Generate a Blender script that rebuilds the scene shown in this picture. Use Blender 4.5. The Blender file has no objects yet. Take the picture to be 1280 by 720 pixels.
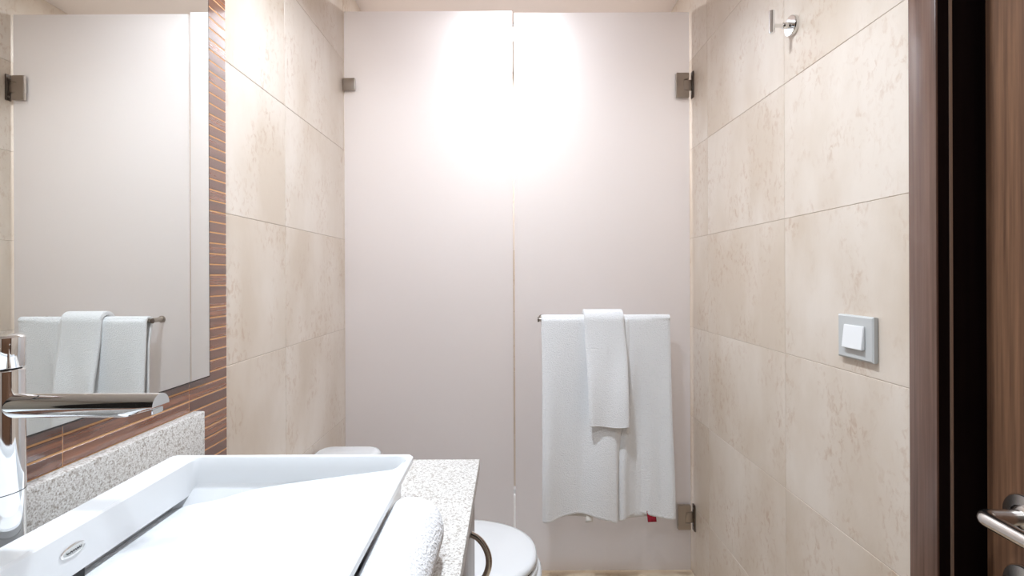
import bpy, bmesh, math, random
from mathutils import Vector, Matrix

random.seed(7)
scene = bpy.context.scene
COL = scene.collection
PI = math.pi

# ------------------------------------------------------------------ camera
CAMZ = 1.20
F = 600.0                       # focal length in pixels of a 1280 wide frame
cam_d = bpy.data.cameras.new("camera")
cam_d.sensor_width = 36.0
cam_d.lens = F / 1280.0 * 36.0
cam_d.shift_x = 2.0 / 1280.0
cam_d.shift_y = -15.0 / 1280.0
cam_d.clip_start = 0.02
cam = bpy.data.objects.new("camera", cam_d)
COL.objects.link(cam)
cam.location = (0, 0, CAMZ)
cam.rotation_euler = (PI / 2, math.radians(0.22), 0)
scene.camera = cam

# ------------------------------------------------------------------ world, exposure
world = bpy.data.worlds.new("world")
scene.world = world
world.use_nodes = True
world.node_tree.nodes["Background"].inputs[0].default_value = (1, 0.95, 0.9, 1)
world.node_tree.nodes["Background"].inputs[1].default_value = 0.004
vs = scene.view_settings
vs.view_transform = 'Standard'
vs.look = 'None'
vs.gamma = 1.0
vs.exposure = 0.55
vs.use_curve_mapping = False

# downlight positions (x, y), power, colour
LAMPS = [
    ("round recessed downlight in the shower ceiling behind the frosted glass", 0.00, 2.17, 9.3, (0.88, 0.93, 1.0), 0.055),
    ("round recessed downlight above the floor beside the toilet", -0.08, 0.98, 10.0, (0.81, 0.90, 1.0), 0.05),
    ("round recessed downlight over the near end of the counter", -0.14, -0.02, 7.4, (0.83, 0.915, 1.0), 0.05),
]

# ------------------------------------------------------------------ dimensions
XL = -0.614      # face of left stone tiles
XR = 0.673       # face of right stone tiles
YG = 1.772       # front face of the shower glass
YB = 2.60        # shower back wall
YN = -1.00       # wall behind the camera
ZC = 2.30        # ceiling
ZT = 0.859       # counter top

# ------------------------------------------------------------------ materials
def mat(name):
    m = bpy.data.materials.new(name)
    m.use_nodes = True
    nt = m.node_tree
    b = nt.nodes["Principled BSDF"]
    return m, nt, b

def N(nt, t, **kw):
    n = nt.nodes.new(t)
    for k, v in kw.items():
        setattr(n, k, v)
    return n

def srgb(r, g, b):
    def c(v):
        v /= 255.0
        return v / 12.92 if v <= 0.04045 else ((v + 0.055) / 1.055) ** 2.4
    return (c(r), c(g), c(b), 1.0)

def ramp(nt, stops):
    n = nt.nodes.new("ShaderNodeValToRGB")
    e = n.color_ramp.elements
    e[0].position, e[0].color = stops[0]
    e[1].position, e[1].color = stops[-1]
    for p, c in stops[1:-1]:
        x = e.new(p)
        x.color = c
    return n

def simple(name, col, rough=0.5, metal=0.0, spec=0.5, bump=None):
    m, nt, b = mat(name)
    b.inputs["Base Color"].default_value = col
    b.inputs["Roughness"].default_value = rough
    b.inputs["Metallic"].default_value = metal
    b.inputs["Specular IOR Level"].default_value = spec
    if bump:
        tc = N(nt, "ShaderNodeNewGeometry")
        nz = N(nt, "ShaderNodeTexNoise")
        nz.inputs["Scale"].default_value = bump[0]
        nz.inputs["Detail"].default_value = 3
        nt.links.new(tc.outputs["Position"], nz.inputs["Vector"])
        bp = N(nt, "ShaderNodeBump")
        bp.inputs["Strength"].default_value = bump[1]
        bp.inputs["Distance"].default_value = bump[2]
        nt.links.new(nz.outputs["Fac"], bp.inputs["Height"])
        nt.links.new(bp.outputs["Normal"], b.inputs["Normal"])
    return m

def pos_map(nt, scale, rnd=True):
    g = N(nt, "ShaderNodeNewGeometry")
    mp = N(nt, "ShaderNodeMapping")
    mp.inputs["Scale"].default_value = scale
    nt.links.new(g.outputs["Position"], mp.inputs["Vector"])
    if rnd:
        oi = N(nt, "ShaderNodeObjectInfo")
        mu = N(nt, "ShaderNodeMath", operation='MULTIPLY')
        mu.inputs[1].default_value = 37.0
        nt.links.new(oi.outputs["Random"], mu.inputs[0])
        nt.links.new(mu.outputs[0], mp.inputs["Location"])
    return mp

def mixc(nt, fac, a, b, mode='MIX'):
    n = N(nt, "ShaderNodeMix", data_type='RGBA', blend_type=mode)
    if isinstance(fac, (int, float)):
        n.inputs[0].default_value = fac
    else:
        nt.links.new(fac, n.inputs[0])
    for i, v in ((6, a), (7, b)):
        if isinstance(v, tuple):
            n.inputs[i].default_value = v
        else:
            nt.links.new(v, n.inputs[i])
    return n.outputs[2]

def stone_mat(name, base, light, stain, rough=0.29):
    m, nt, b = mat(name)
    mp1 = pos_map(nt, (5.0, 5.0, 2.6))
    n1 = N(nt, "ShaderNodeTexNoise")
    n1.inputs["Scale"].default_value = 1.0
    n1.inputs["Detail"].default_value = 4
    nt.links.new(mp1.outputs[0], n1.inputs["Vector"])
    r1 = ramp(nt, [(0.36, base), (0.62, light)])
    nt.links.new(n1.outputs["Fac"], r1.inputs[0])
    # small upright brown flecks, clustered
    mp2 = pos_map(nt, (74.0, 74.0, 46.0))
    n2 = N(nt, "ShaderNodeTexNoise")
    n2.inputs["Scale"].default_value = 1.0
    n2.inputs["Detail"].default_value = 3.5
    n2.inputs["Roughness"].default_value = 0.62
    n2.inputs["Distortion"].default_value = 0.6
    nt.links.new(mp2.outputs[0], n2.inputs["Vector"])
    r2 = ramp(nt, [(0.51, (0, 0, 0, 1)), (0.69, (1, 1, 1, 1))])
    nt.links.new(n2.outputs["Fac"], r2.inputs[0])
    mp3 = pos_map(nt, (9.0, 9.0, 6.0))
    n3 = N(nt, "ShaderNodeTexNoise")
    n3.inputs["Scale"].default_value = 1.0
    n3.inputs["Detail"].default_value = 2
    nt.links.new(mp3.outputs[0], n3.inputs["Vector"])
    r3 = ramp(nt, [(0.42, (0, 0, 0, 1)), (0.64, (1, 1, 1, 1))])
    nt.links.new(n3.outputs["Fac"], r3.inputs[0])
    mu = N(nt, "ShaderNodeMath", operation='MULTIPLY')
    nt.links.new(r2.outputs[0], mu.inputs[0])
    nt.links.new(r3.outputs[0], mu.inputs[1])
    mu2 = N(nt, "ShaderNodeMath", operation='MULTIPLY')
    nt.links.new(mu.outputs[0], mu2.inputs[0])
    mu2.inputs[1].default_value = 0.42
    c = mixc(nt, mu2.outputs[0], r1.outputs[0], stain)
    nt.links.new(c, b.inputs["Base Color"])
    b.inputs["Roughness"].default_value = rough
    b.inputs["Specular IOR Level"].default_value = 0.45
    bp = N(nt, "ShaderNodeBump")
    bp.inputs["Strength"].default_value = 0.12
    bp.inputs["Distance"].default_value = 0.002
    nt.links.new(n2.outputs["Fac"], bp.inputs["Height"])
    nt.links.new(bp.outputs["Normal"], b.inputs["Normal"])
    return m

def wood_mat(name, dark, light, rough=0.4, along='z', spec=0.5, vary=None, fine=1.0):
    m, nt, b = mat(name)
    s = {'z': (120, 120, 3.0), 'y': (120, 4.0, 120), 'x': (3, 120, 120)}[along]
    mp = pos_map(nt, tuple(v * fine for v in s))
    n = N(nt, "ShaderNodeTexNoise")
    n.inputs["Scale"].default_value = 1.0
    n.inputs["Detail"].default_value = 6
    n.inputs["Roughness"].default_value = 0.6
    nt.links.new(mp.outputs[0], n.inputs["Vector"])
    r = ramp(nt, [(0.32, dark), (0.7, light)])
    nt.links.new(n.outputs["Fac"], r.inputs[0])
    out = r.outputs[0]
    if vary:
        oi = N(nt, "ShaderNodeObjectInfo")
        rv = ramp(nt, vary)
        nt.links.new(oi.outputs["Random"], rv.inputs[0])
        out = mixc(nt, 1.0, out, rv.outputs[0], 'MULTIPLY')
    nt.links.new(out, b.inputs["Base Color"])
    b.inputs["Roughness"].default_value = rough
    b.inputs["Specular IOR Level"].default_value = spec
    bp = N(nt, "ShaderNodeBump")
    bp.inputs["Strength"].default_value = 0.1
    bp.inputs["Distance"].default_value = 0.001
    nt.links.new(n.outputs["Fac"], bp.inputs["Height"])
    nt.links.new(bp.outputs["Normal"], b.inputs["Normal"])
    return m

def quartz_mat(name):
    m, nt, b = mat(name)
    g = N(nt, "ShaderNodeNewGeometry")
    v = N(nt, "ShaderNodeTexNoise")
    v.inputs["Scale"].default_value = 430
    v.inputs["Detail"].default_value = 3
    nt.links.new(g.outputs["Position"], v.inputs["Vector"])
    r = ramp(nt, [(0.30, srgb(128, 118, 108)), (0.40, srgb(190, 185, 179)), (0.50, srgb(210, 207, 203)), (0.64, srgb(228, 227, 225))])
    nt.links.new(v.outputs["Fac"], r.inputs[0])
    v2 = N(nt, "ShaderNodeTexNoise")
    v2.inputs["Scale"].default_value = 190
    v2.inputs["Detail"].default_value = 2
    nt.links.new(g.outputs["Position"], v2.inputs["Vector"])
    r2 = ramp(nt, [(0.34, srgb(206, 200, 194)), (0.48, (1, 1, 1, 1))])
    nt.links.new(v2.outputs["Fac"], r2.inputs[0])
    c = mixc(nt, 1.0, r.outputs[0], r2.outputs[0], 'MULTIPLY')
    nt.links.new(c, b.inputs["Base Color"])
    b.inputs["Roughness"].default_value = 0.3
    return m

def terry_mat(name, col=(0.89, 0.89, 0.9, 1)):
    m, nt, b = mat(name)
    b.inputs["Base Color"].default_value = col
    b.inputs["Roughness"].default_value = 0.95
    b.inputs["Specular IOR Level"].default_value = 0.1
    b.inputs["Sheen Weight"].default_value = 0.25
    g = N(nt, "ShaderNodeTexCoord")
    n = N(nt, "ShaderNodeTexNoise")
    n.inputs["Scale"].default_value = 300
    n.inputs["Detail"].default_value = 3
    nt.links.new(g.outputs["Object"], n.inputs["Vector"])
    bp = N(nt, "ShaderNodeBump")
    bp.inputs["Strength"].default_value = 0.7
    bp.inputs["Distance"].default_value = 0.005
    nt.links.new(n.outputs["Fac"], bp.inputs["Height"])
    nt.links.new(bp.outputs["Normal"], b.inputs["Normal"])
    return m

def frost_mat(name):
    m, nt, b = mat(name)
    b.inputs["Base Color"].default_value = (0.97, 0.97, 0.975, 1)
    b.inputs["Roughness"].default_value = 0.62
    b.inputs["IOR"].default_value = 1.45
    b.inputs["Transmission Weight"].default_value = 1.0
    d = N(nt, "ShaderNodeBsdfDiffuse")
    d.inputs["Color"].default_value = (0.88, 0.85, 0.855, 1)
    t = N(nt, "ShaderNodeBsdfTranslucent")
    t.inputs["Color"].default_value = (0.90, 0.87, 0.875, 1)
    mx = N(nt, "ShaderNodeMixShader")
    mx.inputs[0].default_value = 0.5
    nt.links.new(d.outputs[0], mx.inputs[1])
    nt.links.new(t.outputs[0], mx.inputs[2])
    mx2 = N(nt, "ShaderNodeMixShader")
    mx2.inputs[0].default_value = 0.5
    nt.links.new(b.outputs[0], mx2.inputs[1])
    nt.links.new(mx.outputs[0], mx2.inputs[2])
    nt.links.new(mx2.outputs[0], nt.nodes["Material Output"].inputs[0])
    return m

M = {}
M['stone'] = stone_mat("stone_tile", srgb(209, 193, 176), srgb(224, 212, 200), srgb(168, 122, 82))
M['grout'] = simple("stone_grout", srgb(182, 166, 150), 0.8, bump=(300, 0.2, 0.001))
M['floor'] = stone_mat("floor_tile", srgb(196, 176, 150), srgb(212, 195, 172), srgb(150, 115, 80), 0.3)
M['ceiling'] = simple("ceiling_paint", srgb(236, 226, 220), 0.9, bump=(180, 0.05, 0.001))
M['mosaic'] = wood_mat("mosaic_strip", srgb(92, 48, 30), srgb(156, 98, 64), 0.10, 'y', 1.0,
                       [(0.0, (0.5, 0.40, 0.38, 1)), (0.45, (0.72, 0.64, 0.60, 1)), (1.0, (1.0, 0.95, 0.9, 1))], 1.0)
_b = M['mosaic'].node_tree.nodes["Principled BSDF"]
_b.inputs["Coat Weight"].default_value = 1.0
_b.inputs["Coat IOR"].default_value = 1.7
_b.inputs["Coat Roughness"].default_value = 0.06
M['mgrout'] = simple("mosaic_grout", srgb(208, 160, 114), 0.8, bump=(400, 0.2, 0.0005))
M['mirror'] = simple("mirror_glass", (0.86, 0.885, 0.865, 1), 0.0, 1.0)
M['mirror_back'] = simple("mirror_backing", srgb(46, 42, 40), 0.5, bump=(200, 0.1, 0.0005))
M['quartz'] = quartz_mat("quartz")
M['ceramic'] = simple("white_ceramic", (0.76, 0.768, 0.78, 1), 0.08, 0, 0.5)
M['dark'] = simple("drain_black", (0.006, 0.005, 0.005, 1), 0.6)
M['chrome'] = simple("chrome", (0.86, 0.87, 0.88, 1), 0.04, 1.0)
M['steel'] = simple("brushed_steel", (0.74, 0.72, 0.70, 1), 0.22, 1.0, bump=(900, 0.03, 0.0003))
M['bronze'] = simple("satin_nickel", srgb(186, 177, 168), 0.36, 1.0)
M['bronze_edge'] = simple("satin_nickel_dark", srgb(120, 111, 104), 0.35, 1.0)
M['frost'] = frost_mat("frosted_glass")
M['terry'] = terry_mat("white_terry")
M['terry2'] = terry_mat("white_terry_soft", (0.89, 0.89, 0.9, 1))
M['plastic'] = simple("white_plastic", (0.84, 0.845, 0.85, 1), 0.3)
M['plate'] = simple("grey_plastic", srgb(196, 197, 196), 0.38)
M['door'] = wood_mat("door_wood", srgb(90, 62, 46), srgb(140, 102, 76), 0.45, 'z', 0.5)
M['casing'] = wood_mat("casing_wood", srgb(90, 66, 56), srgb(118, 90, 78), 0.27, 'z', 0.8)
M['jamb'] = wood_mat("jamb_wood", srgb(14, 6, 6), srgb(22, 11, 10), 0.6, 'z', 0.1)
M['seal'] = simple("door_seal", srgb(150, 122, 104), 0.5, bump=(500, 0.2, 0.0005))
M['cab'] = wood_mat("cabinet_wood", srgb(92, 76, 66), srgb(150, 134, 122), 0.3, 'z', 0.6)
M['panel'] = wood_mat("dark_panel", srgb(16, 11, 10), srgb(30, 21, 18), 0.5, 'z', 0.4)
M['red'] = simple("red_fabric", srgb(150, 16, 42), 0.8, bump=(700, 0.3, 0.0005))
M['tag'] = simple("white_fabric", srgb(236, 232, 226), 0.8, bump=(700, 0.3, 0.0005))
M['black'] = simple("black_rubber_and_gap_shade", (0.01, 0.01, 0.01, 1), 0.6)
m, nt, b = mat("lamp_lens")
b.inputs["Base Color"].default_value = (0.9, 0.9, 0.9, 1)
b.inputs["Emission Color"].default_value = (1.0, 0.96, 0.92, 1)
b.inputs["Emission Strength"].default_value = 8.0
M['lens'] = m

# ------------------------------------------------------------------ helpers
ORG = {}

def setup(o, label=None, cat=None, group=None, kind=None):
    if label: o["label"] = label
    if cat: o["category"] = cat
    if group: o["group"] = group
    if kind: o["kind"] = kind
    return o

def empty(name, loc, label, cat, group=None, kind=None):
    o = bpy.data.objects.new(name, None)
    o.empty_display_size = 0.05
    COL.objects.link(o)
    o.location = loc
    ORG[o] = Vector(loc)
    return setup(o, label, cat, group, kind)

def link_bm(name, bm, material, parent=None, smooth=False, origin=None, angle=40):
    """bmesh in world coordinates -> one mesh object (origin at parent's origin or at `origin`)."""
    base = ORG[parent] if parent is not None else Vector((0, 0, 0))
    org = Vector(origin) if origin is not None else base.copy()
    bmesh.ops.recalc_face_normals(bm, faces=bm.faces)
    bmesh.ops.translate(bm, verts=bm.verts, vec=-org)
    me = bpy.data.meshes.new(name)
    bm.to_mesh(me)
    bm.free()
    if smooth:
        me.polygons.foreach_set("use_smooth", [True] * len(me.polygons))
        if angle < 180:
            try:
                me.set_sharp_from_angle(angle=math.radians(angle))
            except Exception:
                pass
    me.materials.append(M[material])
    o = bpy.data.objects.new(name, me)
    COL.objects.link(o)
    if parent is not None:
        o.parent = parent
        o.location = org - base
    else:
        o.location = org
    ORG[o] = org
    return o

def box_bm(x0, x1, y0, y1, z0, z1, bev=0.0, seg=2, bm=None):
    bm = bm or bmesh.new()
    r = bmesh.ops.create_cube(bm, size=1.0)
    vs_ = r['verts']
    for v in vs_:
        v.co = Vector(((x0 + x1) / 2 + v.co.x * (x1 - x0), (y0 + y1) / 2 + v.co.y * (y1 - y0), (z0 + z1) / 2 + v.co.z * (z1 - z0)))
    if bev > 0:
        es = list({e for v in vs_ for e in v.link_edges})
        bmesh.ops.bevel(bm, geom=es, offset=bev, segments=seg, profile=0.5, affect='EDGES')
    return bm

def box(name, x0, x1, y0, y1, z0, z1, material, parent=None, bev=0.0, seg=2, smooth=None, **kw):
    return link_bm(name, box_bm(x0, x1, y0, y1, z0, z1, bev, seg), material, parent,
                   smooth=(bev > 0) if smooth is None else smooth, **kw)

def lathe_bm(profile, center, axis='z', n=40, bm=None, cap=True):
    """profile: list of (radius, height) along axis from center."""
    bm = bm or bmesh.new()
    ax = {'x': (Vector((1, 0, 0)), Vector((0, 1, 0)), Vector((0, 0, 1))),
          'y': (Vector((0, 1, 0)), Vector((0, 0, 1)), Vector((1, 0, 0))),
          'z': (Vector((0, 0, 1)), Vector((1, 0, 0)), Vector((0, 1, 0)))}
    a, u, w = ax[axis] if isinstance(axis, str) else axis
    c = Vector(center)
    rings = []
    for r, h in profile:
        rings.append([bm.verts.new(c + a * h + (u * math.cos(2 * PI * i / n) + w * math.sin(2 * PI * i / n)) * r) for i in range(n)])
    for p, q in zip(rings[:-1], rings[1:]):
        for i in range(n):
            bm.faces.new((p[i], p[(i + 1) % n], q[(i + 1) % n], q[i]))
    if cap:
        bm.faces.new(rings[0])
        bm.faces.new(rings[-1])
    return bm

def loft_bm(loops, cap0=True, cap1=True, bm=None):
    bm = bm or bmesh.new()
    rings = [[bm.verts.new(Vector(p)) for p in L] for L in loops]
    n = len(rings[0])
    for p, q in zip(rings[:-1], rings[1:]):
        for i in range(n):
            bm.faces.new((p[i], p[(i + 1) % n], q[(i + 1) % n], q[i]))
    if cap0: bm.faces.new(rings[0])
    if cap1: bm.faces.new(rings[-1])
    return bm

def tube_bm(pts, r, n=14, bm=None, rx=None):
    """round tube through points"""
    bm = bm or bmesh.new()
    pts = [Vector(p) for p in pts]
    loops = []
    prev = None
    for i, p in enumerate(pts):
        d = (pts[min(i + 1, len(pts) - 1)] - pts[max(i - 1, 0)]).normalized()
        if prev is None:
            up = Vector((0, 0, 1)) if abs(d.z) < 0.9 else Vector((1, 0, 0))
            u = d.cross(up).normalized()
        else:
            u = (prev - d * prev.dot(d)).normalized()
        prev = u
        w = d.cross(u).normalized()
        loops.append([p + u * math.cos(2 * PI * k / n) * r + w * math.sin(2 * PI * k / n) * (rx or r) for k in range(n)])
    return loft_bm(loops, bm=bm)

def rrect(x0, x1, y0, y1, z, r, n=6):
    pts = []
    for cx, cy, a0 in ((x1 - r, y1 - r, 0), (x0 + r, y1 - r, PI / 2), (x0 + r, y0 + r, PI), (x1 - r, y0 + r, 1.5 * PI)):
        for k in range(n + 1):
            a = a0 + PI / 2 * k / n
            pts.append(Vector((cx + r * math.cos(a), cy + r * math.sin(a), z(cx + r * math.cos(a)) if callable(z) else z)))
    return pts

def structure(name, o, label, cat):
    return setup(o, label, cat, kind="structure")

# ------------------------------------------------------------------ setting: shell
floor = box("floor", -0.75, 0.80, YN - 0.1, YB + 0.1, -0.10, -0.008, 'grout')
setup(floor, "beige stone tiled bathroom floor", "floor", kind="structure")
ceiling = box("ceiling", -0.75, 0.80, YN - 0.1, YB + 0.1, ZC, ZC + 0.1, 'ceiling')
setup(ceiling, "pale painted bathroom ceiling above the frosted shower glass", "ceiling", kind="structure")

TH = 0.010      # tile thickness
JG = 0.0009     # joint
wall_left = box("wall_left", -0.75, XL - 0.0010, YN, YB, 0.0, ZC, 'grout')
setup(wall_left, "left wall clad in beige stone tiles beside the mirror", "wall", kind="structure")
DOOR_Y0, DOOR_Y1 = -0.075, 0.765     # opening in the right wall
bm = box_bm(XR + 0.0010, 0.80, DOOR_Y1 + 0.041, YB, 0.0, ZC)
box_bm(XR + 0.0010, 0.80, YN, DOOR_Y0 - 0.041, 0.0, ZC, bm=bm)
box_bm(XR + 0.0010, 0.80, DOOR_Y0 - 0.041, DOOR_Y1 + 0.041, 2.14, ZC, bm=bm)
wall_right = link_bm("wall_right", bm, 'grout')
setup(wall_right, "right wall clad in beige stone tiles with light switch and hook", "wall", kind="structure")
wall_back = box("wall_back", -0.75, 0.80, YB + 0.0010, YB + 0.12, 0.0, ZC, 'grout')
setup(wall_back, "beige tiled wall at the back of the shower behind the frosted glass", "wall", kind="structure")
wall_near = box("wall_front", -0.75, 0.80, YN - 0.12, YN, 0.0, ZC, 'panel')
setup(wall_near, "dark wood panelled wall behind the camera", "wall", kind="structure")

# stone tiles, one object each, sharing meshes of equal size
tile_mesh = {}
def tile(parent, axis, a0, a1, z0, z1, face, sign):
    """axis 'x': tile in the YZ plane with its face at x=face; 'y': in XZ with face at y=face."""
    w, h = a1 - a0 - JG, z1 - z0 - JG
    if w < 0.004 or h < 0.004: return
    key = (axis, round(w, 4), round(h, 4))
    if key not in tile_mesh:
        if axis == 'x': bm = box_bm(-TH / 2, TH / 2, -w / 2, w / 2, -h / 2, h / 2, 0.0008, 1)
        elif axis == 'y': bm = box_bm(-w / 2, w / 2, -TH / 2, TH / 2, -h / 2, h / 2, 0.0008, 1)
        else: bm = box_bm(-w / 2, w / 2, -h / 2, h / 2, -TH / 2, TH / 2, 0.0008, 1)
        me = bpy.data.meshes.new("tile")
        bm.to_mesh(me); bm.free()
        me.materials.append(M['floor' if axis == 'z' else 'stone'])
        tile_mesh[key] = me
    o = bpy.data.objects.new("tile", tile_mesh[key])
    COL.objects.link(o)
    o.parent = parent
    ca, cz = (a0 + a1) / 2, (z0 + z1) / 2
    cf = face + sign * TH / 2
    o.location = {'x': (cf, ca, cz), 'y': (ca, cf, cz), 'z': (ca, cz, cf)}[axis]
    return o

ZJ = [0.0] + [CAMZ + 0.1375 + 0.33 * k for k in range(-4, 4)]
ZJ = [z for z in ZJ if z < ZC - 0.01] + [ZC]
ZJ = sorted(z for z in ZJ if z >= 0)
def cuts(lo, hi, ref, pitch):
    k = math.ceil((lo - ref) / pitch)
    out = [lo]
    while ref + k * pitch < hi - 1e-6:
        v = ref + k * pitch
        if v > lo + 1e-6: out.append(v)
        k += 1
    return out + [hi]
def tile_wall(parent, axis, lo, hi, ref, face, sign, zs=ZJ, pitch=0.458):
    ys = cuts(lo, hi, ref, pitch)
    for a0, a1 in zip(ys[:-1], ys[1:]):
        for z0, z1 in zip(zs[:-1], zs[1:]):
            tile(parent, axis, a0, a1, z0, z1, face, sign)
CAS_Y1 = 0.806     # outer edge of the door casing
tile_wall(wall_right, 'x', CAS_Y1, YB, 1.177, XR, +1)
tile_wall(wall_right, 'x', YN, -0.116, 1.177, XR, +1)
tile_wall(wall_right, 'x', -0.116, CAS_Y1, 1.177, XR, +1, zs=[2.17, ZC])
MOS_Y1 = 1.0005
tile_wall(wall_left, 'x', MOS_Y1 - 0.03, YB, 1.311, XL, -1)
tile_wall(wall_back, 'y', XL, XR, 0.0, YB, +1)
ys = cuts(YN, YB, 0.2, 0.33)
xs = cuts(-0.62, 0.68, 0.0, 0.33)
for y0, y1 in zip(ys[:-1], ys[1:]):
    for x0, x1 in zip(xs[:-1], xs[1:]):
        tile(floor, 'z', x0, x1, y0, y1, -0.010, +1)

# shower curb under the glass
curb = box("trim_1", XL + 0.001, XR - 0.001, 1.725, 1.835, 0.001, 0.102, 'floor', bev=0.004)
setup(curb, "low beige stone curb under the frosted shower glass", "curb", kind="structure")

tray = link_bm("bounce_tray", loft_bm([rrect(XL + 0.002, XR - 0.002, 1.837, YB - 0.001, 0.001, 0.01), rrect(XL + 0.002, XR - 0.002, 1.837, YB - 0.001, 0.060, 0.01),
      rrect(XL + 0.006, XR - 0.006, 1.841, YB - 0.005, 0.064, 0.01), rrect(XL + 0.045, XR - 0.045, 1.88, YB - 0.045, 0.064, 0.03), rrect(XL + 0.055, XR - 0.055, 1.89, YB - 0.055, 0.045, 0.03)]), 'ceramic', None, True, angle=40)  # added unseen white tray, reflects light up into the lower glass
setup(tray, "added white light-bouncing tray on the floor behind the frosted glass", "light reflector")

# ------------------------------------------------------------------ downlights
for i, (lab, x, y, pw, colr, r) in enumerate(LAMPS):
    t = empty("downlight", (x, y, ZC), lab, "downlight", "recessed ceiling downlights")
    link_bm("trim_ring", lathe_bm([(r + 0.004, -0.001), (r + 0.022, -0.001), (r + 0.020, -0.006), (r + 0.006, -0.008), (r + 0.004, -0.001)], (x, y, ZC), 'z', 40, cap=False), 'plastic', t, True)
    link_bm("lens", lathe_bm([(r, -0.0005), (r, -0.003)], (x, y, ZC), 'z', 40), 'lens', t)
    ld = bpy.data.lights.new("lamp", 'AREA')
    ld.shape = 'DISK'
    ld.size = 2 * r
    ld.energy = pw
    ld.color = colr
    ld.spread = math.radians((180, 142, 172)[i])
    lo = bpy.data.objects.new("lamp", ld)
    COL.objects.link(lo)
    lo.parent = t
    lo.location = (0, 0, -0.010)

# ------------------------------------------------------------------ door, frame
frame = empty("trim_2", (XR, 0.35, 0), "dark brown wooden door casing and black jamb on the right wall", "door frame", kind="structure")
CX = 0.668
box("casing", CX, CX + 0.004, 0.753, CAS_Y1 - 0.001, 0.0, 2.165, 'casing', frame, bev=0.0012)
box("casing", CX, CX + 0.004, -0.115, -0.063, 0.0, 2.165, 'casing', frame, bev=0.0012)
box("casing", CX, CX + 0.004, -0.062, 0.752, 2.10, 2.165, 'casing', frame, bev=0.0012)
box("jamb", CX + 0.0042, 0.80, 0.754, 0.8055, 0.0, 2.135, 'jamb', frame)
box("jamb", CX + 0.0042, 0.80, -0.115, -0.066, 0.0, 2.135, 'jamb', frame)
box("jamb", CX + 0.0042, 0.80, -0.064, 0.752, 2.10, 2.135, 'jamb', frame)
box("seal_strip", 0.6895, 0.6930, 0.7515, 0.7538, 0.0, 2.10, 'seal', frame)

P0 = Vector((0.7376, 0.745, 0))
hinge = Vector((0.690, -0.055, 0))
dv = (hinge - P0).normalized()
nv = Vector((dv.y, -dv.x, 0))          # towards the room (-X)
if nv.x > 0: nv = -nv
LW = (hinge - P0).length
door = empty("door_1", tuple(hinge), "brown wood grained door standing ajar with steel lever handle", "door", kind="structure")
def dpt(a, n, z):
    return P0 + dv * a + nv * n + Vector((0, 0, z))
bm = bmesh.new()
cs = [dpt(a, n, z) for z in (0.008, 2.09) for a, n in ((0, 0), (LW, 0), (LW, -0.038), (0, -0.038))]
vv = [bm.verts.new(c) for c in cs]
for f in ((0, 1, 2, 3), (4, 5, 6, 7), (0, 1, 5, 4), (1, 2, 6, 5), (2, 3, 7, 6), (3, 0, 4, 7)):
    bm.faces.new([vv[i] for i in f])
bmesh.ops.bevel(bm, geom=list(bm.edges), offset=0.0015, segments=2, affect='EDGES')
leaf = link_bm("leaf", bm, 'door', door)
HZ = CAMZ - 0.345
AH = 0.066
dax = (nv, dv, Vector((0, 0, 1)))
hd = link_bm("door_handle", lathe_bm([(0.031, 0.0005), (0.032, 0.002), (0.032, 0.007), (0.030, 0.0095), (0.020, 0.0098)], dpt(AH, 0, HZ), dax, 48), 'steel', door, True)
pts = [dpt(AH, 0.009, HZ), dpt(AH, 0.030, HZ), dpt(AH, 0.050, HZ)]
for k in range(1, 9):
    a = PI / 2 * k / 8
    pts.append(dpt(AH + 0.013 * (1 - math.cos(a)), 0.052 + 0.013 * math.sin(a), HZ))
pts += [dpt(AH + 0.05, 0.065, HZ), dpt(AH + 0.125, 0.065, HZ)]
link_bm("lever", tube_bm(pts, 0.0105, 20), 'steel', hd, True)
link_bm("neck_collar", lathe_bm([(0.0165, 0.0098), (0.0165, 0.012), (0.0145, 0.0135), (0.0105, 0.014)], dpt(AH, 0, HZ), dax, 32), 'steel', hd, True)
kz = HZ - 0.102
es = link_bm("keyhole_plate", lathe_bm([(0.031, 0.0005), (0.032, 0.002), (0.032, 0.007), (0.030, 0.0095), (0.012, 0.0098)], dpt(AH, 0, kz), dax, 48), 'steel', door, True)
bm = lathe_bm([(0.005, 0.0097), (0.005, 0.0105)], dpt(AH, 0, kz + 0.004), dax, 20)
link_bm("keyhole", bm, 'black', es)

# ------------------------------------------------------------------ shower glass
fixed = empty("shower_screen", (-0.30, YG + 0.004, 0.102), "tall frosted glass fixed shower panel clipped to the left wall", "shower screen")
box("pane", XL + 0.003, 0.0095, YG, YG + 0.008, 0.103, 2.179, 'frost', fixed, bev=0.0008, seg=1, smooth=False)
gdoor = empty("shower_door", (0.66, YG + 0.004, 0.112), "frosted glass shower door hinged to the right wall with towel bar", "shower door")
box("pane", 0.0165, 0.663, YG, YG + 0.008, 0.112, 2.172, 'frost', gdoor, bev=0.0008, seg=1, smooth=False)

# small square glass clamp on the left wall
clz = CAMZ + (345 - 105.5) * YG / F
clamp = box("clamp", XL + 0.0005, XL + 0.046, YG - 0.0115, YG - 0.0005, clz - 0.0225, clz + 0.0225, 'bronze', fixed, bev=0.003)
clamp["label"] = "small square satin nickel wall clamp"
box("rear_jaw", XL + 0.0005, XL + 0.046, YG + 0.0085, YG + 0.0185, clz - 0.0225, clz + 0.0225, 'bronze', clamp, bev=0.003)

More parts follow.
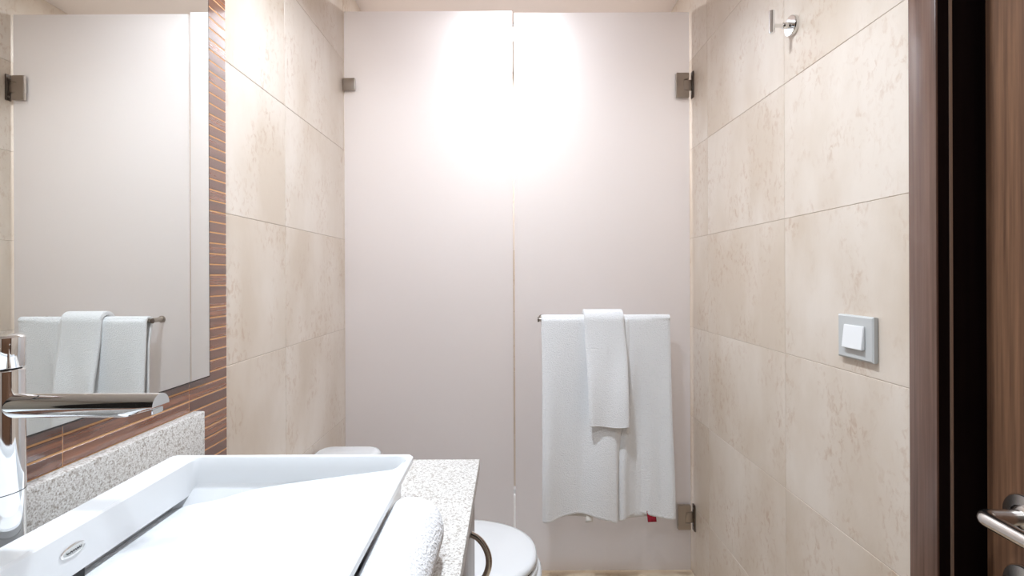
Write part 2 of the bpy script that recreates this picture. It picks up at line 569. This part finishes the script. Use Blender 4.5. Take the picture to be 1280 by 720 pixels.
# glass hinges with wall plates
def glass_hinge(zc, label):
    xa, xb = 0.612, 0.659
    hh = 0.045
    def cplate(y0, y1, name, par):
        # plate with a notch on the wall side
        ow = [(xa, -hh), (xb, -hh), (xb, -0.021), (xa + 0.025, -0.021), (xa + 0.025, 0.021), (xb, 0.021), (xb, hh), (xa, hh)]
        bm = bmesh.new()
        a = [bm.verts.new((x, y0, zc + z)) for x, z in ow]
        c = [bm.verts.new((x, y1, zc + z)) for x, z in ow]
        n = len(ow)
        bm.faces.new(a); bm.faces.new(c)
        for i in range(n):
            bm.faces.new((a[i], a[(i + 1) % n], c[(i + 1) % n], c[i]))
        bmesh.ops.bevel(bm, geom=[e for e in bm.edges], offset=0.0016, segments=2, affect='EDGES')
        return link_bm(name, bm, 'bronze', par, True)
    h = cplate(YG - 0.013, YG - 0.0005, "hinge", gdoor)
    h["label"] = label
    cplate(YG + 0.0085, YG + 0.020, "rear_plate", h)
    box("gasket", xa + 0.022, xa + 0.0245, YG - 0.0085, YG - 0.0006, zc - 0.023, zc + 0.023, 'black', h)
    box("knuckle", xa + 0.0275, XR - 0.0055, YG - 0.012, YG - 0.0006, zc - 0.0195, zc + 0.0195, 'bronze', h, bev=0.002)
    box("wall_plate", XR - 0.0055, XR - 0.0003, YG - 0.021, YG - 0.0006, zc - 0.048, zc + 0.048, 'bronze_edge', h, bev=0.0015)
    for dz in (-0.034, 0.034):
        link_bm("screw", lathe_bm([(0.004, -0.0055), (0.004, -0.0068), (0.003, -0.0072)], (XR, YG - 0.012, zc + dz), 'x', 14), 'bronze', h, True)
    return h
glass_hinge(CAMZ + (345 - 108.5) * YG / F, "upper satin nickel hinge")
glass_hinge(CAMZ - (646 - 345) * YG / F, "lower satin nickel hinge")

# towel bar on the glass door (part of the door)
RY, RZ = 1.700, 1.0455
bar = link_bm("towel_bar", tube_bm([(0.099, RY, RZ), (0.30, RY, RZ), (0.550, RY, RZ)], 0.0065, 20), 'bronze', gdoor, True)
for xx in (0.116, 0.540):
    link_bm("standoff", lathe_bm([(0.0085, 0.0), (0.0085, 0.055), (0.013, 0.056), (0.013, 0.0595)], (xx, RY + 0.0120, RZ), 'y', 24), 'bronze', bar, True)
for xx, s in ((0.100, -1), (0.549, 1)):
    link_bm("end_cap", lathe_bm([(0.0062, -0.0015), (0.0067, 0.0), (0.0067, 0.003), (0.006, 0.004)] if s > 0 else [(0.0075, -0.0045), (0.0088, -0.0035), (0.0088, 0.0), (0.0075, 0.0015)], (xx, RY, RZ), 'x', 24), 'bronze_edge', bar, True)

# ------------------------------------------------------------------ hanging towels
def smooth(a, b, x):
    t = min(1, max(0, (x - a) / (b - a)))
    return t * t * (3 - 2 * t)

def hang(name, xl, xr, rm, front, back, thick, yfun, xfun, hem, conv, nx=110, nv=90, matn='terry', sub=1):
    """cloth over the bar: mid-surface radius rm, front/back lengths; yfun(u,t) forward push, t 0..1 down the drop"""
    root_loc = ((xl + xr) / 2, RY, RZ - front)
    prof = []
    na = 12
    for k in range(nv + 1):
        prof.append(('f', 1 - k / nv))
    for k in range(1, na):
        prof.append(('a', k / na))
    nb = nv // 2
    for k in range(nb + 1):
        prof.append(('b', k / nb))
    bm = bmesh.new()
    rows = []
    for kind, t in prof:
        row = []
        for i in range(nx + 1):
            u = i / nx
            if kind == 'f':
                L = front + hem(u) * t
                y = RY - rm - yfun(u, t)
                z = RZ - L * t
                x = xfun(u, t)
            elif kind == 'a':
                a = PI * t
                y = RY - rm * math.cos(a)
                z = RZ + rm * math.sin(a)
                x = xfun(u, 0)
            else:
                y = RY + rm - conv * smooth(0.0, 0.25, t)
                z = RZ - back * t
                x = xfun(u, t * 0.6)
            row.append(bm.verts.new((x, y, z)))
        rows.append(row)
    for p, q in zip(rows[:-1], rows[1:]):
        for i in range(nx):
            bm.faces.new((p[i], p[i + 1], q[i + 1], q[i]))
    return bm, thick, sub

def finish_cloth(o, thick, sub, offset=0.0):
    md = o.modifiers.new("thickness", 'SOLIDIFY')
    md.thickness = thick
    md.offset = offset
    md.use_even_offset = False
    if sub:
        s = o.modifiers.new("smooth", 'SUBSURF')
        s.levels = sub
        s.render_levels = sub

# bath towel
BX0, BX1 = 0.108, 0.562
def b_y(u, t):
    g = smooth(0.0, 0.9, t)
    y = 0.0
    # left edge roll, hollow, swelling near the middle
    y += g * (0.016 * math.exp(-((u - 0.05) / 0.075) ** 2) - 0.012 * math.exp(-((u - 0.27) / 0.13) ** 2))
    y += g * 0.018 * math.exp(-((u - 0.50) / 0.11) ** 2) * (1 - smooth(0.545, 0.575, u))
    # free edge of the folded flap, drifting from 0.645 at the bar to 0.56 at the hem
    ue = 0.665 - 0.105 * smooth(0.05, 0.85, t)
    y += (0.004 + 0.010 * g) * (1 - smooth(ue - 0.012, ue + 0.012, u))
    y += g * 0.012 * math.exp(-((u - ue - 0.050) / 0.030) ** 2)
    y -= g * 0.010 * math.exp(-((u - 0.745) / 0.06) ** 2)
    y += g * 0.012 * math.exp(-((u - 0.97) / 0.07) ** 2)
    y += 0.0035 * g * math.sin(u * 31 + 1.7 * t) * 0.6
    y += 0.0025 * math.sin(u * 11 + 3.0 * t)
    # rounded side edges
    e = min(u, 1 - u)
    y -= 0.006 * (1 - smooth(0, 0.03, e)) * 0.6
    return y
def b_x(u, t):
    x0 = BX0 + 0.002 * t + 0.002 * math.sin(5 * t)
    x1 = BX1 + 0.010 * smooth(0, 1, t) + 0.001 * math.sin(9 * t)
    return x0 + (x1 - x0) * u
def b_hem(u):
    return 0.010 * math.exp(-((u - 0.03) / 0.08) ** 2) - 0.012 * math.exp(-((u - 0.30) / 0.16) ** 2) + 0.010 * math.exp(-((u - 0.57) / 0.06) ** 2) - 0.010 * math.exp(-((u - 0.76) / 0.09) ** 2) + 0.006 * u
bt = empty("bath_towel", (0.335, RY, 0.35), "large white bath towel folded over the shower door towel bar", "towel")
bm, th, sb = hang("cloth", BX0, BX1, 0.0125, 0.692, 0.40, 0.0095, b_y, b_x, b_hem, 0.0115, 150, 80)
clo = link_bm("cloth", bm, 'terry', bt, True, angle=180)
finish_cloth(clo, th, sb)
pp = [(b_x(0.006 + 0.988 * i / 90, 0.985), RY - 0.0125 - b_y(0.006 + 0.988 * i / 90, 0.985) - 0.0044, RZ - (0.692 + b_hem(i / 90) * 0.985) * 0.985) for i in range(91)]
link_bm("hem_stitching", tube_bm(pp, 0.0011, 6), 'terry', bt, True)
# folded second layer that hangs behind the front one and shows below the hem
def b2_y(u, t):
    return -0.012 + 0.006 * math.sin(7 * u + 2) * t
bm = bmesh.new()
rows = []
for k in range(13):
    t = k / 12
    row = []
    for i in range(61):
        u = i / 60
        z = 0.62 - t * (0.62 - (0.346 + 0.003 * math.sin(8 * u)))
        y = RY - 0.0015 + 0.004 * math.sin(9 * u) * t - 0.002
        row.append(bm.verts.new((BX0 + 0.012 + u * 0.435, y, z)))
    rows.append(row)
for p, q in zip(rows[:-1], rows[1:]):
    for i in range(60):
        bm.faces.new((p[i], p[i + 1], q[i + 1], q[i]))
inner = link_bm("inner_fold", bm, 'terry', bt, True, angle=180)
finish_cloth(inner, 0.006, 1)
# labels sewn to the hem
def tagstrip(name, x0, x1, zt, zb, y, material, tilt, lab):
    bm = bmesh.new()
    q = []
    for k in range(5):
        t = k / 4
        q.append([(x0 + tilt * t, y - 0.004 * t * t, zt + (zb - zt) * t), (x1 + tilt * t, y - 0.004 * t * t - 0.003 * t, zt + (zb - zt) * t + 0.003)])
    vv = [[bm.verts.new(p) for p in r] for r in q]
    for a, c in zip(vv[:-1], vv[1:]):
        bm.faces.new((a[0], a[1], c[1], c[0]))
    o = link_bm(name, bm, material, bt, True, angle=180)
    o["label"] = lab
    md = o.modifiers.new("thickness", 'SOLIDIFY')
    md.thickness = 0.001
    return o
tagstrip("label_tag", 0.264, 0.288, 0.372, 0.3385, RY - 0.019, 'tag', -0.004, "small white woven label")
tagstrip("label_tag", 0.476, 0.506, 0.372, 0.3345, RY - 0.012, 'red', 0.003, "small dark red woven label")

# hand towel
ht = empty("hand_towel", (0.33, RY, 0.675), "narrow white folded hand towel hanging over the bath towel", "towel")
HX0, HX1 = 0.256, 0.394
def h_y(u, t):
    y = 0.012 * smooth(0.02, 0.7, t) + 0.012 * smooth(0.3, 1.0, t)
    y += 0.004 * math.sin(6.5 * u + 2.0 * t) * smooth(0, .6, t)
    e = min(u, 1 - u)
    y -= 0.0045 * (1 - smooth(0, 0.07, e))
    return y
def h_x(u, t):
    x0 = HX0 + 0.016 * t + 0.002 * math.sin(4 * t)
    x1 = HX1 + 0.010 * smooth(0, .4, t) - 0.001 * t
    return x0 + (x1 - x0) * u
def h_hem(u):
    return 0.006 * u - 0.002 * math.sin(8 * u)
bm, th, sb = hang("cloth", HX0, HX1, 0.0285, 0.365, 0.34, 0.016, h_y, h_x, h_hem, 0.010, 46, 60)
clo2 = link_bm("cloth", bm, 'terry2', ht, True, angle=180)
finish_cloth(clo2, th, 1)
bm = bmesh.new()
pp = []
for i in range(31):
    u = i / 30
    pp.append((h_x(u * 0.97 + 0.015, 0.985), RY - 0.0285 - h_y(u, 0.985) - 0.0078, RZ - (0.365 + h_hem(u)) * 0.985))
link_bm("hem_stitching", tube_bm(pp, 0.0012, 6), 'terry2', ht, True)

# ------------------------------------------------------------------ mosaic strip cladding around the mirror
XM = -0.592
zrow0 = CAMZ + 0.2587
PITCH = 0.0212
YJ = [-0.1136, 0.1354, 0.3846, 0.634, 0.8836, MOS_Y1]
mos = box("wall_mosaic", XL - 0.006, XM - 0.0005, -0.45, MOS_Y1 - 0.001, 0.001, ZC - 0.001, 'mgrout')
setup(mos, "reddish brown wood effect strip mosaic panel framing the mirror", "mosaic", kind="structure")
MIR_Y1 = 0.932
MIR_Z0 = CAMZ - 0.191
MIR_Z1 = 2.05
smesh = {}
def strip(y0, y1, zc):
    w = y1 - y0 - 0.0007
    k = round(w, 4)
    if k not in smesh:
        bm = box_bm(-0.005, 0, -w / 2, w / 2, -(PITCH - 0.0026) / 2, (PITCH - 0.0026) / 2, 0.0006, 1)
        me = bpy.data.meshes.new("mosaic_strip")
        bm.to_mesh(me); bm.free()
        me.materials.append(M['mosaic'])
        smesh[k] = me
    o = bpy.data.objects.new("strip", smesh[k])
    COL.objects.link(o)
    o.parent = mos
    o.location = (XM, (y0 + y1) / 2, zc)
k0 = math.ceil((0.80 - zrow0) / PITCH)
k1 = math.floor((ZC - 0.012 - zrow0) / PITCH)
for k in range(k0, k1):
    zc = zrow0 + (k + 0.5) * PITCH
    for y0, y1 in zip(YJ[:-1], YJ[1:]):
        visible = y1 > MIR_Y1 or (zc - PITCH < MIR_Z0 and zc > 0.92) or (zc + PITCH > MIR_Z1 and y1 > 0.5)
        if y1 < 0.2: visible = visible and zc < 1.1
        if visible:
            strip(y0, y1, zc)

mirror = empty("mirror", (XM, 0.25, MIR_Z0), "large frameless wall mirror above the washbasin", "mirror")
box("mirror_glass", XM + 0.0022, -0.585, -0.42, MIR_Y1, MIR_Z0, MIR_Z1, 'mirror', mirror)
box("backing", XM + 0.0003, XM + 0.0020, -0.4215, MIR_Y1 + 0.0022, MIR_Z0 - 0.0022, MIR_Z1 + 0.0015, 'mirror_back', mirror)
box("edge_strip", XM + 0.0022, -0.5852, MIR_Y1 + 0.0001, MIR_Y1 + 0.0022, MIR_Z0 - 0.0022, MIR_Z1, 'mirror_back', mirror)
box("edge_strip", XM + 0.0022, -0.5852, -0.42, MIR_Y1, MIR_Z0 - 0.0024, MIR_Z0 - 0.0001, 'mirror_back', mirror)

# ------------------------------------------------------------------ vanity
CNT_X1, CNT_Y1, CNT_Y0 = -0.0583, 0.895, -0.42
counter = box("countertop", XM + 0.0005, CNT_X1, CNT_Y0, CNT_Y1, ZT - 0.020, ZT, 'quartz', bev=0.0018)
setup(counter, "speckled white quartz countertop carrying the washbasin", "countertop")
splash = box("backsplash", XM + 0.0005, -0.570, CNT_Y0, CNT_Y1, ZT + 0.0003, 0.951, 'quartz', bev=0.0025)
setup(splash, "speckled grey white quartz upstand along the mosaic below the mirror", "backsplash")
cab = empty("vanity_cabinet", (-0.32, 0.2, 0.0), "grey brown wooden vanity cabinet under the quartz counter", "cabinet")
box("body", XM + 0.001, -0.088, CNT_Y0 + 0.005, 0.8885, 0.10, ZT - 0.0205, 'cab', cab)
box("plinth", XM + 0.001, -0.13, CNT_Y0 + 0.02, 0.88, 0.0, 0.0995, 'panel', cab)
for y0, y1, hy in ((0.456, 0.8885, 0.80), (0.021, 0.4535, 0.10), (-0.415, 0.0185, -0.06)):
    d = box("cabinet_door", -0.0875, -0.068, y0, y1, 0.105, ZT - 0.0235, 'cab', cab, bev=0.0012)
    hp = []
    z0h, z1h = CAMZ - 0.430, CAMZ - 0.522
    for k in range(21):
        t = k / 20
        zz = z0h + (z1h - z0h) * t
        out = 0.030 * math.sin(PI * t) ** 0.62
        hp.append((-0.068 + out + 0.0005, hy, zz))
    link_bm("handle", tube_bm(hp, 0.0036, 12, rx=0.0054), 'steel', d, True)

# ------------------------------------------------------------------ washbasin
ZR = CAMZ - 0.264
SX0, SX1, SY0, SY1 = -0.502, -0.144, 0.175, 0.714
sink = empty("washbasin", ((SX0 + SX1) / 2, (SY0 + SY1) / 2, ZT), "rectangular white ceramic vessel washbasin with sloping floor on the counter", "washbasin")
IX0, IX1, IY0, IY1 = -0.4636, SX1 - 0.009, SY0 + 0.010, SY1 - 0.010
ZCH = ZT + 0.006
def zfloor(x):
    return CAMZ - 0.3255 + (x + 0.4636) / 0.2966 * 0.0375
ZLIP = CAMZ - 0.3145
loops = [
    rrect(SX0 + 0.014, SX1 - 0.045, SY0 + 0.045, SY1 - 0.045, ZT + 0.0003, 0.02),
    rrect(SX0 + 0.009, SX1 - 0.022, SY0 + 0.022, SY1 - 0.022, ZT + 0.030, 0.02),
    rrect(SX0 + 0.003, SX1 - 0.004, SY0 + 0.004, SY1 - 0.004, ZR - 0.012, 0.012),
    rrect(SX0, SX1, SY0, SY1, ZR - 0.009, 0.010),
    rrect(SX0, SX1, SY0, SY1, ZR - 0.002, 0.010),
    rrect(SX0 + 0.002, SX1 - 0.002, SY0 + 0.002, SY1 - 0.002, ZR, 0.009),
    rrect(IX0 - 0.002, IX1 + 0.002, IY0 - 0.002, IY1 + 0.002, ZR, 0.014),
    rrect(IX0, IX1, IY0, IY1, ZR - 0.003, 0.013),
    rrect(IX0, IX1 - 0.004, IY0 + 0.004, IY1 - 0.005, ZR - 0.022, 0.012),
    rrect(IX0, IX1 - 0.005, IY0 + 0.006, IY1 - 0.007, ZLIP, 0.010),
    rrect(IX0 - 0.016, IX1 - 0.005, IY0 + 0.006, IY1 - 0.007, ZLIP, 0.010),
    rrect(IX0 - 0.016, IX1 - 0.006, IY0 + 0.007, IY1 - 0.009, ZCH, 0.010),
]
link_bm("basin_shell", loft_bm(loops), 'ceramic', sink, True, angle=28)
# sloping floor with a slot along the deck side
nx_ = 24
def fl_loop(ix0, ix1, iy0, iy1, dz, r):
    return rrect(ix0, ix1, iy0, iy1, lambda x: zfloor(x) + dz, r)
fx0, fx1, fy0, fy1 = IX0 - 0.0145, IX1 - 0.0045, IY0 + 0.0055, IY1 - 0.0075
bm = bmesh.new()
rows = []
NXF, NYF = 40, 50
for j in range(NYF + 1):
    row = []
    for i in range(NXF + 1):
        u, v = i / NXF, j / NYF
        x = fx0 + (fx1 - fx0) * u
        y = fy0 + (fy1 - fy0) * v
        z = zfloor(x)
        # fillet up into the back, front and right walls, rounded lip at the slot
        for d_ in (fx1 - x, fy1 - y, y - fy0):
            if d_ < 0.018 and x > IX0 + 0.004:
                z += 0.008 * (1 - d_ / 0.018) ** 2
        row.append(bm.verts.new((x, y, z)))
    rows.append(row)
for p, q in zip(rows[:-1], rows[1:]):
    for i in range(NXF):
        bm.faces.new((p[i], p[i + 1], q[i + 1], q[i]))
fl = link_bm("basin_floor", bm, 'ceramic', sink, True, angle=180)
md = fl.modifiers.new("thickness", 'SOLIDIFY')
md.thickness = 0.004
md.offset = -1.0
drain = box("drain_slot", IX0 - 0.0135, IX0 - 0.0006, 0.30, 0.522, zfloor(IX0) + 0.0004, ZLIP - 0.0002, 'dark', sink)
# oval maker's badge on the inner deck wall
by, bz = 0.507, CAMZ - 0.2875
def oval(name, ry, rz, x0, x1, material, parent, r2=None):
    n = 40
    def ring(x, a, c):
        return [Vector((x, by + a * math.cos(2 * PI * k / n), bz + c * math.sin(2 * PI * k / n))) for k in range(n)]
    return link_bm(name, loft_bm([ring(x0, ry, rz), ring(x1 - 0.0004, ry, rz), ring(x1, ry - 0.0006, rz - 0.0006)]), material, parent, True)
badge = oval("badge", 0.0145, 0.0062, IX0 + 0.0001, IX0 + 0.0012, 'steel', sink)
oval("badge_face", 0.0118, 0.0042, IX0 + 0.0012, IX0 + 0.0016, 'plate', badge)
bm = bmesh.new()
pts = [(IX0 + 0.0018, by - 0.009 + 0.018 * k / 40, bz - 0.0002 + 0.0012 * math.sin(k * 1.15) * (1 if k % 7 else 0.2)) for k in range(41)]
link_bm("badge_script", tube_bm(pts, 0.0003, 5), 'mirror_back', badge)

# ------------------------------------------------------------------ faucet
FX, FY, FR = -0.537, 0.502, 0.0215
fz = lambda y: CAMZ - (y - 345) * FY / F
tap = empty("basin_mixer_tap", (FX, FY, ZT), "tall chrome basin mixer tap with flat spout behind the washbasin", "tap")
zsep = fz(458)
ztop = fz(417)
link_bm("tap_body", lathe_bm([(FR + 0.003, 0.0004), (FR + 0.003, 0.004), (FR, 0.006), (FR, zsep - ZT - 0.0022), (FR - 0.001, zsep - ZT - 0.0012)], (FX, FY, ZT), 'z', 64), 'chrome', tap, True)
zj = fz(612)
link_bm("joint_ring", lathe_bm([(FR + 0.0001, -0.0004), (FR + 0.0003, 0), (FR + 0.0001, 0.0004)], (FX, FY, zj), 'z', 64), 'black', tap, True)
link_bm("neck", lathe_bm([(FR - 0.003, -0.0012), (FR - 0.003, 0.0008)], (FX, FY, zsep), 'z', 48), 'black', tap)
hnd = link_bm("tap_handle", lathe_bm([(FR - 0.0008, 0.0006), (FR, 0.0016), (FR, ztop - zsep - 0.002), (FR - 0.002, ztop - zsep), (FR - 0.006, ztop - zsep + 0.0006)], (FX, FY, zsep), 'z', 64), 'chrome', tap, True)
sc_z = fz(437)
link_bm("set_screw_ring", lathe_bm([(0.0048, -FR + 0.002), (0.0048, -FR - 0.0012), (0.0032, -FR - 0.0012), (0.0032, -FR - 0.0002)], (FX - 0.002, FY, sc_z), 'y', 28), 'chrome', hnd, True)
link_bm("set_screw", lathe_bm([(0.0031, -FR + 0.002), (0.0031, -FR - 0.0003)], (FX - 0.002, FY, sc_z), 'y', 24), 'black', hnd)
# lever pin pointing back towards the mirror side
# spout: flattened oval tube to the right, underside cut up at the tip
sz = fz(504.5)
SRY, SRZ = 0.0124, 0.0124
XTIP = FX + 0.171
n = 48
loops = []
for k in range(30):
    t = k / 29
    x = FX + 0.004 + (XTIP - FX - 0.004) * t
    ring = []
    lo_lim = -1.0 + 1.0 * smooth(0.76, 1.0, t)
    for i in range(n):
        a = 2 * PI * i / n
        zz = math.sin(a)
        if zz < lo_lim:
            zz = lo_lim
        ring.append(Vector((x, FY + SRY * math.cos(a), sz + SRZ * zz)))
    loops.append(ring)
sp = link_bm("spout", loft_bm(loops), 'chrome', tap, True, angle=35)
# aerator block hanging from the cut underside
ax0, ax1 = XTIP - 0.030, XTIP - 0.006
bm = bmesh.new()
q = [(ax0, -0.0105), (ax1 + 0.003, -0.0025), (ax1 + 0.003, -0.0085), (ax0 + 0.002, -0.0172)]
a_ = [bm.verts.new((x, FY - 0.008, sz + z)) for x, z in q]
c_ = [bm.verts.new((x, FY + 0.008, sz + z)) for x, z in q]
bm.faces.new(a_); bm.faces.new(c_)
for i in range(4):
    bm.faces.new((a_[i], a_[(i + 1) % 4], c_[(i + 1) % 4], c_[i]))
bmesh.ops.bevel(bm, geom=list(bm.edges), offset=0.0008, segments=2, affect='EDGES')
link_bm("aerator", bm, 'chrome', sp, True)

# ------------------------------------------------------------------ rolled towel on the counter
RR = 0.0365
RXc, RYe, RYs = -0.1165, 0.612, 0.235
rt = empty("rolled_towel", (RXc, (RYe + RYs) / 2, ZT), "small white rolled towel on the counter beside the washbasin", "towel")
bm = bmesh.new()
nr, nl = 72, 44
rings = []
for j in range(nl + 1):
    v = j / nl
    y = RYs + (RYe - RYs) * v
    endd = min(v, 1 - v) * (RYe - RYs)
    rr = RR
    if endd < 0.030:
        rr = RR * (0.62 + 0.38 * math.sqrt(max(0, 1 - (1 - endd / 0.030) ** 2)))
    ring = []
    for i in range(nr):
        a = 2 * PI * i / nr
        w = 1 + 0.018 * math.sin(3 * a + 2.2 * v * 3) + 0.012 * math.sin(5 * a + 9 * v)
        # outer flap edge
        flap = 0.045 * smooth(0.0, 0.9, (a - 5.3) % (2 * PI) / (2 * PI)) - 0.02
        x = RXc + rr * (w + flap) * math.cos(a)
        z = ZT + 0.0345 + rr * (w + flap) * math.sin(a) * 0.96
        z = max(z, ZT + 0.0006)
        yy = y - 0.017 * math.cos(a) * smooth(0.6, 1.0, v)
        ring.append(Vector((x, yy + 0.006 * math.sin(a * 2 + 1) * (1 if v > 0.5 else -1) * (1 - smooth(0, 0.03, endd)), z)))
    rings.append(ring)
bm = loft_bm(rings)
link_bm("roll", bm, 'terry2', rt, True, angle=180)
for ye, sgn in ((RYe, 1), (RYs, -1)):
    sp_pts = []
    for k in range(120):
        a = k / 119 * 6.2 * PI
        rad = 0.003 + 0.0205 * k / 119
        sp_pts.append((RXc + rad * math.cos(a), ye + sgn * 0.0008 - (0.5 * rad + 0.0012 if sgn > 0 else 0) * (0.5 + 0.5 * math.cos(a)), ZT + 0.0345 + rad * math.sin(a)))
    link_bm("spiral_layer", tube_bm(sp_pts, 0.0024, 7), 'terry2', rt, True, angle=180)

# ------------------------------------------------------------------ toilet
TY = 1.345
toilet = empty("toilet", (-0.25, TY, 0.0), "white ceramic toilet with closed lid between counter and shower glass", "toilet")
def oval_loop(xb, xf, hw, z, n=56, sq=2.25, back=0.75):
    """D-shaped loop: rounded front at xf, flatter back at xb"""
    pts = []
    xc = xf - hw * 1.42
    for k in range(n):
        a = 2 * PI * k / n
        ca, sa = math.cos(a), math.sin(a)
        if ca >= 0:
            x = xc + (xf - xc) * abs(ca) ** (2 / sq)
            y = hw * math.copysign(abs(sa) ** (2 / sq), sa)
        else:
            p = 3.2
            x = xc - (xc - xb) * abs(ca) ** (2 / p)
            y = hw * math.copysign(abs(sa) ** (2 / p), sa) 
        pts.append(Vector((x, TY + y, z)))
    return pts
LZ = CAMZ - 0.766
XF = 0.071
lid_l = [oval_loop(-0.37, XF - 0.004, 0.172, LZ - 0.020), oval_loop(-0.372, XF, 0.176, LZ - 0.016), oval_loop(-0.372, XF, 0.176, LZ - 0.008),
         oval_loop(-0.37, XF - 0.004, 0.172, LZ - 0.002), oval_loop(-0.366, XF - 0.014, 0.162, LZ + 0.0005), oval_loop(-0.34, XF - 0.05, 0.125, LZ + 0.002), oval_loop(-0.28, XF - 0.13, 0.06, LZ + 0.0028)]
link_bm("lid", loft_bm(lid_l), 'ceramic', toilet, True, angle=180)
seat_l = [oval_loop(-0.37, XF - 0.002, 0.174, LZ - 0.040), oval_loop(-0.372, XF + 0.003, 0.178, LZ - 0.037), oval_loop(-0.372, XF + 0.003, 0.178, LZ - 0.029), oval_loop(-0.37, XF - 0.002, 0.174, LZ - 0.0255)]
link_bm("seat", loft_bm(seat_l), 'ceramic', toilet, True, angle=60)
link_bm("lid_gap_shade", loft_bm([oval_loop(-0.36, XF - 0.005, 0.171, LZ - 0.0255), oval_loop(-0.36, XF - 0.005, 0.171, LZ - 0.0200)]), 'black', toilet)  # black slab stands for the shade in the gap under the lid
bowl_l = [oval_loop(-0.55, -0.06, 0.105, 0.0), oval_loop(-0.55, -0.055, 0.11, 0.02), oval_loop(-0.55, -0.035, 0.118, 0.12), oval_loop(-0.55, 0.02, 0.145, 0.24),
          oval_loop(-0.56, 0.066, 0.172, 0.32), oval_loop(-0.56, 0.084, 0.185, 0.362), oval_loop(-0.56, 0.085, 0.187, LZ - 0.054), oval_loop(-0.56, 0.080, 0.182, LZ - 0.0445), oval_loop(-0.555, 0.066, 0.17, LZ - 0.0405)]
link_bm("bowl", loft_bm(bowl_l), 'ceramic', toilet, True, angle=60)
TX0, TX1, TYa, TYb = -0.602, -0.405, TY - 0.185, TY + 0.185
ZTK = CAMZ - 0.536
tank_l = [rrect(TX0, TX1 + 0.01, TYa + 0.02, TYb - 0.02, LZ - 0.06, 0.04), rrect(TX0, TX1, TYa + 0.008, TYb - 0.008, 0.50, 0.045), rrect(TX0, TX1 - 0.002, TYa + 0.004, TYb - 0.004, ZTK - 0.033, 0.045)]
link_bm("tank", loft_bm(tank_l), 'ceramic', toilet, True, angle=50)
tl = [rrect(TX0, TX1, TYa, TYb, ZTK - 0.0325, 0.05), rrect(TX0, TX1 + 0.003, TYa - 0.002, TYb + 0.002, ZTK - 0.028, 0.05), rrect(TX0, TX1 + 0.003, TYa - 0.002, TYb + 0.002, ZTK - 0.012, 0.05),
      rrect(TX0 + 0.003, TX1 - 0.003, TYa + 0.004, TYb - 0.004, ZTK - 0.004, 0.046), rrect(TX0 + 0.012, TX1 - 0.014, TYa + 0.016, TYb - 0.016, ZTK, 0.035)]
link_bm("tank_lid", loft_bm(tl), 'ceramic', toilet, True, angle=50)
link_bm("flush_button", lathe_bm([(0.022, 0.0003), (0.022, 0.004), (0.019, 0.006)], ((TX0 + TX1) / 2, TY, ZTK), 'z', 32), 'chrome', toilet, True)

# ------------------------------------------------------------------ light switch
SWY, SWZ = 0.925, CAMZ - (423.5 - 345) * 0.925 / F
sw = empty("light_switch", (XR, SWY, SWZ), "square grey framed light switch with white rocker on tiled wall", "light switch")
hw_, hh_ = 0.0475, 0.0425
link_bm("frame_plate", loft_bm([
    [Vector((XR - d, SWY + sy * (hw_ - i), SWZ + sz_ * (hh_ - i))) for sy, sz_ in ((-1, -1), (1, -1), (1, 1), (-1, 1))]
    for d, i in ((0.0003, 0.001), (0.003, 0.001), (0.0034, 0.0), (0.0085, 0.0), (0.0105, 0.003))]), 'plate', sw, True, angle=25)
bm = bmesh.new()
q = []
for dy, dz, d in ((-1, -1, 0.0185), (1, -1, 0.0185), (1, 1, 0.0135), (-1, 1, 0.0135)):
    q.append((dy * 0.027, dz * 0.0225, d))
a_ = [bm.verts.new((XR - 0.0108, SWY - 0.001 + y, SWZ + 0.0012 + z)) for y, z, d in q]
c_ = [bm.verts.new((XR - d, SWY - 0.001 + y, SWZ + 0.0012 + z)) for y, z, d in q]
bm.faces.new(a_); bm.faces.new(c_)
for i in range(4):
    bm.faces.new((a_[i], a_[(i + 1) % 4], c_[(i + 1) % 4], c_[i]))
bmesh.ops.bevel(bm, geom=list(bm.edges), offset=0.001, segments=2, affect='EDGES')
link_bm("rocker", bm, 'plastic', sw, True, angle=40)

# ------------------------------------------------------------------ robe hook
HKY, HKZ = 1.137, CAMZ + (345 - 33.5) * 1.137 / F
hk = empty("robe_hook", (XR, HKY, HKZ), "small chrome robe hook with upright pin high on the tiled wall", "hook")
link_bm("rose", lathe_bm([(0.0235, -0.0004), (0.0235, -0.008), (0.0225, -0.0095), (0.010, -0.0102)], (XR, HKY, HKZ), 'x', 48), 'chrome', hk, True)
link_bm("stem", lathe_bm([(0.0072, -0.0100), (0.0072, -0.024), (0.0062, -0.026), (0.0046, -0.0265), (0.0046, -0.047)], (XR, HKY, HKZ), 'x', 24), 'chrome', hk, True)
zt_, zb_ = CAMZ + (345 - 14.5) * 1.137 / F, CAMZ + (345 - 43) * 1.137 / F
link_bm("pin", lathe_bm([(0.0048, zb_ - HKZ), (0.0062, zb_ - HKZ + 0.0012), (0.0062, zt_ - HKZ - 0.0012), (0.0048, zt_ - HKZ)], (XR - 0.051, HKY, HKZ), 'z', 28), 'chrome', hk, True)
